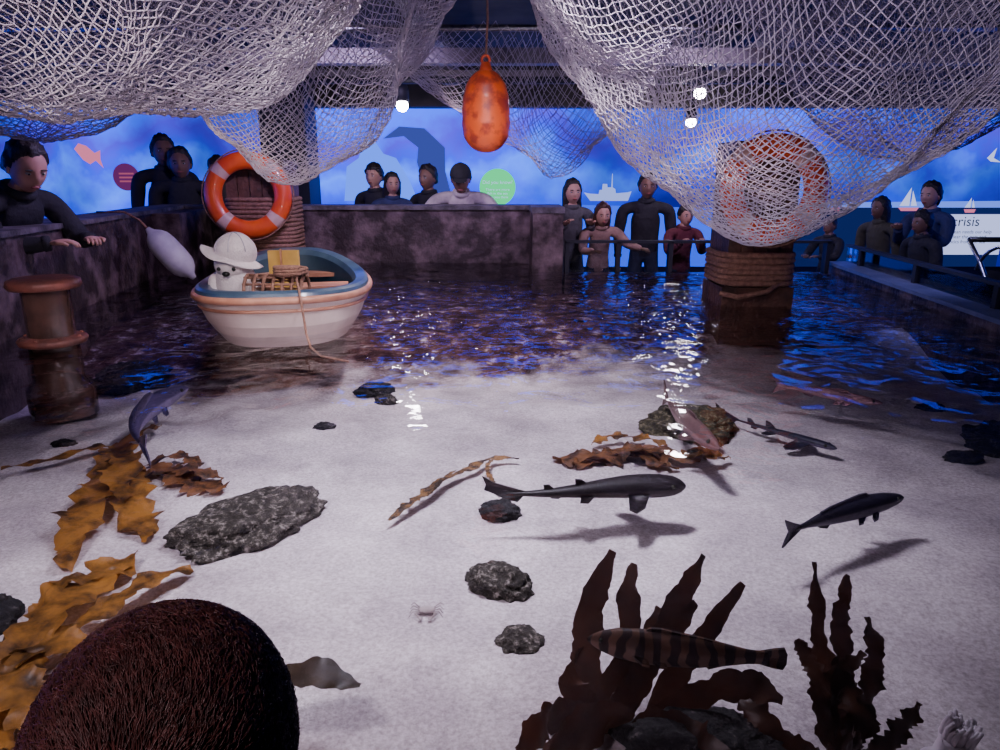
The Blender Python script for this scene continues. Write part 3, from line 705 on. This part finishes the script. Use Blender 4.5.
fish('grey_mullet',(1.30,2.13,-.2),(.83,1.89,-.2),'bony',M_f2,bend=.03,fat=.8)
fish('red_mullet',(1.74,3.12,-.2),(1.36,3.42,-.2),'bony',M_pk2,fat=.6)
fish('ballan_wrasse',(.18,1.285,-.12),(.56,1.22,-.12),'wrasse',M_wr,fat=.85,bend=.02)
b=MB(); blade(b,[(-.52,1.26,-.22),(-.44,1.285,-.21),(-.36,1.285,-.21),(-.29,1.275,-.22)],.085,kelpmat('olive_leaf',(.04,.026,.012),(.015,.010,.007),.15),ruf=.06,tip=.12,seed=3,upright=False,rag=.03); b.obj('kelp')
M_crab=mat('crab_shell',(.42,.36,.36),(.28,.22,.22),30,.5)
b=MB(); b.sphere((0,0,0),(.022,.016,.007),M_crab,16,10)
for s in (-1,1):
    for k in range(4):
        a=-.5+k*.35; b.tube([(s*.02,a*.02,0),(s*.036,a*.042,.007),(s*.046,a*.055,-.006)],[.002,.0016,.001],M_crab,5)
    b.tube([(s*.016,-.012,0),(s*.028,-.026,.004),(s*.016,-.038,.0)],[.0025,.003,.0025],M_crab,6); b.sphere((s*.013,-.040,0),(.006,.008,.004),M_crab,8,6)
b.obj('shore_crab',loc=(-.2,1.72,sz(-.2,1.72)+.010))
M_refl=mat('reflection_white',(.97,.90,.96),(.90,.78,.88),14,.4)  # white tuft modelled in place of a lamp reflection on the water
b=MB(); b.lathe((0,0,0),[(.045,0),(.03,.02),(.028,.06),(.034,.075),(.0,.078)],M_refl,20)
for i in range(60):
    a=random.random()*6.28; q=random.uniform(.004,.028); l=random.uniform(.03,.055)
    b.tube([(q*math.cos(a),q*math.sin(a),.07),(1.1*q*math.cos(a),1.1*q*math.sin(a),.07+l*.6),(1.2*q*math.cos(a+.2),1.2*q*math.sin(a+.2),.07+l)],[.006,.006,.004],M_refl,6)
o=b.obj('reflection_tuft',loc=(.905,1.205,sz(.9,1.2))); o.rotation_euler=(.1,.15,0)

# ------------------------------------------------------------ people
M_skin=mat('skin',(.62,.34,.25),(.52,.27,.20),12,.5); M_skind=mat('skin_dark',(.26,.13,.09),(.20,.10,.07),12,.5)
M_lip=mat('lips',(.35,.10,.09),(.3,.08,.08),10,.4); M_eyew=mat('eye_white',(.5,.5,.5),(.45,.45,.45),5,.3)
M_hair=mat('dark_hair',(.012,.009,.009),(.03,.02,.018),40,.5,bump=.6,bscale=60); M_hairb=mat('brown_hair',(.05,.02,.015),(.09,.035,.025),60,.45)
M_pants=mat('dark_jeans',(.015,.018,.035),(.03,.035,.06),30,.8); M_shoe=mat('shoes',(.02,.02,.02),(.04,.04,.04),10,.6)
def cloth(n,c): return mat(n,c,tuple(x*.55 for x in c),6,.85,bump=1.0,bscale=11)
C_black=cloth('black_cloth',(.03,.027,.035)); C_navy=cloth('navy_cloth',(.05,.06,.17)); C_grey=cloth('grey_hoodie',(.65,.54,.56)); C_white=cloth('white_cloth',(.6,.58,.62)); C_red=cloth('maroon_cloth',(.18,.035,.05)); C_tan=cloth('tan_cloth',(.45,.27,.21)); C_dgrey=cloth('charcoal_cloth',(.11,.10,.11)); C_olive=cloth('olive_cloth',(.09,.08,.05))
def hand(b,w,d,nrm,sc,side,skin,curl=.5):
    w=Vector(w); d=Vector(d).normalized(); nrm=Vector(nrm); nrm=(nrm-d*nrm.dot(d)).normalized(); s=d.cross(nrm)*side
    R=Matrix((s,d,nrm)).transposed()
    b.sphere(w+d*.045*sc,(.040*sc,.055*sc,.017*sc),skin,14,10,rot=R)
    for k,(o,l) in enumerate([(-.028,.058),(-.0095,.070),(.0095,.076),(.028,.068)]):
        p=w+d*.082*sc+s*o*sc; pts=[p-d*.02*sc]; a=.15
        for j in range(3):
            pts.append(pts[-1]+(d*math.cos(a)-nrm*math.sin(a))*l*sc*(.45,.32,.23)[j]*(1.25 if j==0 else 1)); a+=curl*(.8+.1*k)
        b.tube(pts,[.0095*sc,.009*sc,.008*sc,.006*sc],skin,7)
    p=w+d*.022*sc+s*.03*sc; q=(d*.7+s*.7).normalized()
    b.tube([p,p+q*.03*sc,p+q*.03*sc+(d*.9+s*.25-nrm*.2).normalized()*.026*sc,p+q*.03*sc+(d*.95-nrm*.4).normalized()*.045*sc],[.013*sc,.011*sc,.010*sc,.007*sc],skin,7)
def head_mesh(b,c,R,skin,hairm,style,sc=1,capm=None):
    c=Vector(c)
    def T(v): return c+R@(Vector(v)*sc)
    def add_s(ctr,r,m,nu=12,nv=8,fn=None):
        t=MB(); t.sphere(ctr,r,m,nu,nv,fn); b.add([T(v) for v in t.v],t.f,m)
    def hf(n,p):
        if n.z<0:
            p.x*=1-.30*n.z*n.z
            if n.y>0: p.y*=1-.35*(-n.z)
            else: p.y*=1-.08*(-n.z)
        g=lambda x0,z0,sx,s2:math.exp(-(((p.x-x0)/sx)**2+((p.z-z0)/s2)**2))
        if n.y<0:
            p.y-=.020*g(0,-.018,.013,.020)+.006*g(0,.010,.009,.02)+.006*g(0,-.095,.025,.018)+.006*g(0,-.056,.025,.012)
            p.y+=.010*g(.032,.008,.016,.012)+.010*g(-.032,.008,.016,.012)
        return p
    add_s((0,0,0),(.077,.096,.118),skin,36,28,hf)
    for s in (-1,1):
        add_s((s*.031,-.080,.008),(.0125,.010,.006),M_eyew,10,8); add_s((s*.031,-.088,.008),(.006,.004,.005),M_eye,8,6)
        add_s((s*.031,-.089,.028),(.019,.006,.004),hairm,10,6); add_s((s*.078,.012,-.005),(.010,.020,.032),skin,12,8)
    add_s((0,-.092,-.056),(.024,.008,.008),M_lip,12,8)
    def hr(n,p):
        front=.62 if style!='fringe' else .42
        t=min(1,max(0,(n.y+.60)/.75)); line=front*(1-t)+(-.55)*t
        line+=.10*mn.noise(Vector((n.x*5,n.y*5,head_mesh.s)))
        if style=='long': line=front*(1-t)+(-2)*t
        k=min(1,max(0,(n.z-line)/.16)); f=.90+.20*k+.14*k*mn.noise(n*3+Vector((head_mesh.s,0,0)))+.06*k*mn.noise(n*9)
        p=p*f
        if style in('long',) and n.y>-.35 and n.z<.1:
            q=min(1,(.1-n.z)); p.z-=.20*q; p.x*=1+.25*q; p.y=p.y*(.75)+.02
        return p
    head_mesh.s+=2.3
    add_s((0,.008,.010),(.084,.104,.118),hairm,40,28,hr)
    if style=='bun': add_s((0,.06,.135),(.045,.045,.04),hairm)
    if style=='pony': add_s((0,.125,-.02),(.03,.035,.09),hairm)
    if style=='cap':
        add_s((0,.005,.045),(.096,.114,.10),capm or C_black,28,16,lambda n,p:Vector((p.x,p.y,max(p.z,-.005))))
        add_s((0,-.115,.045),(.062,.065,.007),capm or C_black,20,8)
head_mesh.s=0
def person(head,lean=0,yaw=0,pose='rest',style='short',hairm=None,top=None,skin=None,hs=1.05,turn=0,nod=0,wide=1.12,sleeve=True):
    hairm=hairm or M_hair; top=top or C_black; skin=skin or M_skin
    head=Vector(head); le=math.radians(lean); S=(head.z-FLOOR)/(.93+.68*math.cos(le))
    def up(x,y,z):
        dz=z-.93; return Vector((x,-math.sin(le)*dz+y*math.cos(le),.93+math.cos(le)*dz+y*math.sin(le)))
    V=[up(0,0,.95),up(0,0,1.12),up(0,-.01,1.28),up(0,0,1.40),up(0,0,1.475),up(0,-.01,1.55)]
    Rr=[(.15*wide,.125),(.14*wide,.115),(.165*wide,.13),(.125,.10),(.058,.06),(.052,.052)]
    E=[(0,1),(1,2),(2,3),(3,4),(4,5)]; K=['top','top','top','skin','skin']
    hands=[]
    for s in (-1,1):
        sh=up(s*.18*wide,0,1.385)
        if pose=='rest': e1=(s*.045,-.15,-.22); e2=(-s*.14,-.19,.02)
        elif pose=='wide': e1=(s*.16,-.13,-.19); e2=(-s*.22,-.15,-.01)
        elif pose=='phone': e1=(s*.03,-.10,-.24); e2=(-s*.09,-.17,.14)
        elif pose=='reach' and s>0: e1=(s*.10,-.16,-.14); e2=(s*.12,-.20,-.03)
        elif pose=='reach': e1=(s*.05,-.14,-.22); e2=(-s*.10,-.2,.02)
        else: e1=(s*.04,.02,-.28); e2=(0,-.05,-.24)
        cl=up(s*.09,0,1.405); el=sh+Vector(e1); wr=el+Vector(e2)
        i=len(V); V+= [cl,sh,el,wr]; Rr+=[(.09,.085),(.078,.078),(.062,.062),(.040,.036)]
        E+=[(3,i),(i,i+1),(i+1,i+2),(i+2,i+3)]; K+=['top','top','top','top' if sleeve else 'skin']
        hands.append((wr,wr-el,s))
        i=len(V); V+=[Vector((s*.09,0,.86)),Vector((s*.10,-.03,.48)),Vector((s*.10,.02,.09)),Vector((s*.11,-.13,.045))]
        Rr+=[(.098,.098),(.066,.066),(.045,.045),(.035,.03)]; E+=[(0,i),(i,i+1),(i+1,i+2),(i+2,i+3)]; K+=['pants','pants','pants','shoe']
    me=bpy.data.meshes.new('t'); me.from_pydata(V,E,[]); ob=bpy.data.objects.new('t',me); COL.objects.link(ob)
    md=ob.modifiers.new('s','SKIN'); md.use_smooth_shade=True; md.branch_smoothing=.6
    for k,sv in enumerate(me.skin_vertices[0].data): sv.radius=Rr[k]; sv.use_root=(k==0)
    ss=ob.modifiers.new('u','SUBSURF'); ss.levels=2; ss.render_levels=2
    dg=bpy.context.evaluated_depsgraph_get(); ev=ob.evaluated_get(dg); m2=ev.to_mesh()
    co=np.array([v.co[:] for v in m2.vertices]); faces=[tuple(p.vertices) for p in m2.polygons]
    ev.to_mesh_clear(); bpy.data.objects.remove(ob)
    b=MB(); A=np.array([V[a][:] for a,_ in E]); B_=np.array([V[c][:] for _,c in E]); rad=np.array([(Rr[a][0]+Rr[c][0])/2 for a,c in E])
    fc=np.array([co[list(f)].mean(0) for f in faces]); dd=[]
    for k in range(len(E)):
        ab=B_[k]-A[k]; t=np.clip(((fc-A[k])@ab)/(ab@ab),0,1); dd.append(np.linalg.norm(fc-(A[k]+t[:,None]*ab),axis=1)/rad[k])
    idx=np.argmin(np.array(dd),0); mm={'top':top,'skin':skin,'pants':M_pants,'shoe':M_shoe}
    b.v.extend([tuple(c) for c in co])
    for f,i in zip(faces,idx): b.f.append(f); b.m.append(b.mi(mm[K[i]]))
    for w,d,s in hands: hand(b,w,d,(0,0,1) if pose!='down' else (s,0,0),1.0,-s,skin,.5)
    # collar, cuffs and hem so that the clothes end cleanly
    TR=Matrix.Rotation(le,3,'X')
    b.torus(up(0,.004,1.462),.074,.020,top,'z',28,10,1.3,tilt=TR)
    for w,d,s in hands:
        if sleeve:
            q=d.normalized(); b.tube([w-q*.035,w-q*.005],[.043,.041],top,14)
    hc=up(0,-.014,1.61); Rm=Matrix.Rotation(math.radians(turn),3,'Z')@Matrix.Rotation(le*.5+math.radians(nod),3,'X')
    head_mesh(b,hc,Rm,skin,hairm,style,hs)
    o=b.obj('person')
    o.scale=(S,S,S); y=math.radians(yaw); o.rotation_euler=(0,0,y)
    off=Matrix.Rotation(y,3,'Z')@(Vector((hc.x,hc.y,0))*S); o.location=(head.x-off.x,head.y-off.y,FLOOR)
    return o,S,hc
# back wall
person((-.38,7.22,.765),28,0,'wide','cap',M_hair,C_grey,M_skind,wide=1.4,nod=8,hs=1.15)
person((-.74,7.6,.77),4,-30,'down','short',top=C_black,skin=M_skind,hs=1.15); person((-1.10,7.6,.71),4,20,'down','long',top=C_navy); person((-1.30,7.7,.79),4,-20,'down','fringe',top=C_black,hs=1.1)
person((-3.42,7.65,1.03),4,30,'down','short',top=C_black,skin=M_skind,hs=1.2,wide=1.3); person((-3.20,7.50,.91),6,20,'down','short',top=C_black,skin=M_skind,wide=1.4,hs=1.25); person((-2.90,7.7,.84),4,-10,'down','fringe',top=C_olive,skin=M_skind,wide=1.3,hs=1.2)
# barrier
person((.66,6.75,.65),5,10,'phone','long',top=C_dgrey,skin=M_skin,hs=1.1); person((.92,6.60,.46),18,5,'reach','long',M_hairb,C_tan,M_skin,sleeve=False,hs=1.15)
person((1.36,6.85,.70),5,-5,'down','short',top=C_black,skin=M_skind,wide=1.35,hs=1.1); person((1.68,6.65,.45),10,10,'phone','fringe',top=C_red,hs=1.1)
# left
person((-2.60,4.12,.85),30,75,'rest','short',top=C_black,skin=M_skin,turn=-20,nod=12,hs=1.15,wide=1.25)
# right
person((3.12,6.95,.34),5,-60,'rest','short',top=C_black,skin=M_skind); person((3.32,6.45,.52),6,-70,'down','long',top=C_olive,skin=M_skind,wide=1.3)
person((3.30,5.75,.44),6,-80,'down','fringe',top=C_black,skin=M_skind,wide=1.2); person((3.54,6.1,.64),8,-60,'phone','pony',top=C_navy,skin=M_skin)

# child in front seen from behind: facing +Y
HC=Vector((-.252,.455,.375))
o,S,hc=person(HC,22,180,'rest','short',M_hairb,C_navy,M_skin,hs=1.02,nod=8,wide=1.0); o.name='child'
M_child=mat('auburn_hair',(.050,.018,.016),(.13,.045,.040),90,.40)
C=HC+Vector((0,-.006,.006)); rad=Vector((.090,.103,.104))
crown=Vector((.1,-.95,.25)).normalized()
def swirl(n):
    a=(n-crown*n.dot(crown)); 
    if a.length<1e-4: a=Vector((1,0,0))
    a.normalize(); return (a+crown.cross(a)*.25).normalized()
A=[];B=[]
for i in range(30000):
    n=Vector((rng.normal(),rng.normal(),rng.normal())).normalized()
    if n.z<-.35 or (n.y>.55 and n.z<.25): continue
    p=n; h=-.001+.002*rng.random(); tl=Vector((rng.normal(),rng.normal(),rng.normal()))*.018
    for k in range(5):
        q=(p+swirl(p)*.075+tl+Vector((rng.normal(),rng.normal(),rng.normal()))*.003).normalized()
        h2=min(.005,h+.0012)+.0005*rng.normal()
        a=C+Vector((p.x*(rad.x+h),p.y*(rad.y+h),p.z*(rad.z+h))); c=C+Vector((q.x*(rad.x+h2),q.y*(rad.y+h2),q.z*(rad.z+h2)))
        A.append(a[:]);B.append(c[:]); p=q;h=h2
V,F=prisms(np.array(A),np.array(B),.00035)
hs=mesh_np('hair_strands',V,F,M_child)
b=MB(); b.sphere(C,(rad.x,rad.y,rad.z),M_child,48,32,lambda n,p:p if not (n.z<-.35 or (n.y>.55 and n.z<.25)) else p*.8); cap=b.obj('hair_cap')
bpy.context.view_layer.update()
for x in (hs,cap):
    x.parent=o; x.matrix_parent_inverse=o.matrix_world.inverted()

# ------------------------------------------------------------ stroller
e=empty('stroller',(3.38,4.45,FLOOR)); b=MB()
for x,y,r in ((-.2,-.35,.16),(.25,-.35,.16),(-.2,.35,.20),(.25,.35,.20)):
    b.torus((x,y,r),r-.02,.02,M_blk,'x',28,8)
    for k in range(6):
        t=k*math.pi/3; b.tube([(x,y,r),(x,y+(r-.02)*math.cos(t),r+(r-.02)*math.sin(t))],.005,M_steel,5)
for x in (-.2,.25):
    b.tube([(x,-.35,.16),(x,0,.55),(x,.35,.95),(x,.5,1.08)],.014,M_steel,8); b.tube([(x,.35,.2),(x,0,.55),(x,-.25,.70)],.014,M_steel,8)
b.tube([(-.2,.5,1.08),(.25,.5,1.08)],.018,M_blk,8)
b.tube([(-.2,-.25,.70),(.25,-.25,.70)],.014,M_steel,8)
b.obj('frame',parent=e)
b=MB(); b.add([(-.19,-.2,.5),(.24,-.2,.5),(.24,.1,.45),(-.19,.1,.45),(.24,.28,.9),(-.19,.28,.9)],[(0,1,2,3),(3,2,4,5)],C_black)
b.tube([(-.2+.0,.28*math.cos(a)+.1,.85+.22*math.sin(a)) for a in np.linspace(.2,2.4,10)],.012,M_steel); b.tube([(.25,.28*math.cos(a)+.1,.85+.22*math.sin(a)) for a in np.linspace(.2,2.4,10)],.012,M_steel); b.obj('seat',False,parent=e)

# ------------------------------------------------------------ lights
M_lamp=emis('lamp_lens',(1,.9,1),130)
def fixture(x,y,z,r=.05):
    e=empty('ceiling_or_added_spotlight',(x,y,z)); b=MB()
    b.lathe((0,0,0),[(0,.16),(.05,.16),(.06,.12),(.06,.03),(.055,.03)],M_dark,24); b.tube([(0,0,.16),(0,0,2.05-z)],.01,M_dark,6)
    b.obj('housing',parent=e); b=MB(); b.sphere((0,0,.0),(r,r,r),M_lamp,16,10); b.obj('lens',parent=e)
fixture(-.83,6.5,1.37); fixture(1.69,6.5,1.47); fixture(2.08,8.3,1.36,.055)  # the last one, at the back, is added to throw glints on the riffle
def spot(name,loc,tgt,power,col,size,blend=.8,r=.06,caustic=0):
    l=bpy.data.lights.new(name,'SPOT'); l.energy=power; l.color=col; l.spot_size=math.radians(size); l.spot_blend=blend; l.shadow_soft_size=r
    o=bpy.data.objects.new(name,l); o.location=loc; o.rotation_euler=(Vector(tgt)-Vector(loc)).to_track_quat('-Z','Y').to_euler(); COL.objects.link(o)
    if caustic:
        l.use_nodes=True; nt=l.node_tree; em=[n for n in nt.nodes if n.type=='EMISSION'][0]
        t=nt.nodes.new('ShaderNodeTexCoord'); sp=nt.nodes.new('ShaderNodeSeparateXYZ'); nt.links.new(t.outputs['Normal'],sp.inputs[0])
        dx=nt.nodes.new('ShaderNodeMath'); dx.operation='DIVIDE'; dy=nt.nodes.new('ShaderNodeMath'); dy.operation='DIVIDE'
        for d_,ax_ in ((dx,'X'),(dy,'Y')): nt.links.new(sp.outputs[ax_],d_.inputs[0]); nt.links.new(sp.outputs['Z'],d_.inputs[1])
        cb=nt.nodes.new('ShaderNodeCombineXYZ'); nt.links.new(dx.outputs[0],cb.inputs[0]); nt.links.new(dy.outputs[0],cb.inputs[1])
        nz=nt.nodes.new('ShaderNodeTexNoise'); nz.inputs['Scale'].default_value=5; nt.links.new(cb.outputs[0],nz.inputs['Vector'])
        mxv=nt.nodes.new('ShaderNodeVectorMath'); mxv.operation='MULTIPLY_ADD'; mxv.inputs[1].default_value=(.22,.22,.22)
        nt.links.new(nz.outputs['Color'],mxv.inputs[0]); nt.links.new(cb.outputs[0],mxv.inputs[2])
        vo=nt.nodes.new('ShaderNodeTexVoronoi'); vo.feature='SMOOTH_F1'; vo.inputs['Scale'].default_value=caustic; vo.inputs['Smoothness'].default_value=.25
        nt.links.new(mxv.outputs[0],vo.inputs['Vector'])
        r=ramp(nt,vo.outputs['Distance'],[(.15,(.33,.33,.33)),(.42,(.45,.45,.45)),(.60,(1.0,1.0,1.0))])
        mm=nt.nodes.new('ShaderNodeMath'); mm.operation='MULTIPLY'; mm.inputs[1].default_value=2.2; nt.links.new(r,mm.inputs[0])
        nt.links.new(mm.outputs[0],em.inputs['Strength'])
spot('tank_spotlight',(.0,2.3,1.7),(-.1,2.9,-.35),255,(.97,.86,1),118,1,.20,11)
spot('tank_spotlight',(-1.1,.7,1.6),(-1.0,2.4,-.35),115,(1,.84,.92),90,1,.18,12)
spot('tank_spotlight',(-.3,4.5,1.55),(-.5,4.7,-.3),95,(1,.80,.88),120,1,.06,10)
spot('tank_spotlight',(-1.3,3.0,.93),(-1.2,4.2,.1),16,(1,.82,.80),120,1,.05)
spot('net_spotlight',(.6,.9,1.3),(1.3,3.0,1.2),58,(.80,.70,1),110,1,.1)
spot('net_spotlight',(-.4,.5,1.3),(-1.3,2.4,1.4),32,(.84,.74,1),110,1,.1)
spot('pier_spotlight',(.9,3.0,1.0),(1.6,4.5,.4),14,(1,.72,.78),70,1,.05)
spot('hair_fill_light',(-.9,-.3,1.6),(-.25,.45,.4),58,(1,.72,.80),60,1,.06)  # unseen lamp added behind the camera to brighten the child's hair
# added fill lamps, no visible source, to brighten walls and visitors
spot('wall_fill_light',(-1.1,4.9,1.6),(-1.2,7.2,.6),110,(.66,.50,1),105,.6,.12)
spot('wall_fill_light',(1.2,4.9,1.6),(1.3,7.0,.5),100,(.74,.56,1),100,.6,.12)
spot('wall_fill_light',(-1.5,4.3,1.55),(-2.9,4.6,.3),60,(.62,.45,1),100,.6,.12)
spot('wall_fill_light',(2.2,4.6,1.6),(3.4,5.6,.3),60,(.46,.42,1),100,.6,.12)
w=bpy.data.worlds.new('w'); SC.world=w; w.use_nodes=True; w.node_tree.nodes['Background'].inputs[0].default_value=(.10,.08,.2,1); w.node_tree.nodes['Background'].inputs[1].default_value=.12

cam=bpy.data.cameras.new('camera'); cam.sensor_width=36; cam.lens=25.92; cam.clip_start=.02
co=bpy.data.objects.new('camera',cam); co.location=(0,0,.8); co.rotation_euler=(math.radians(74.5),0,0); COL.objects.link(co); SC.camera=co
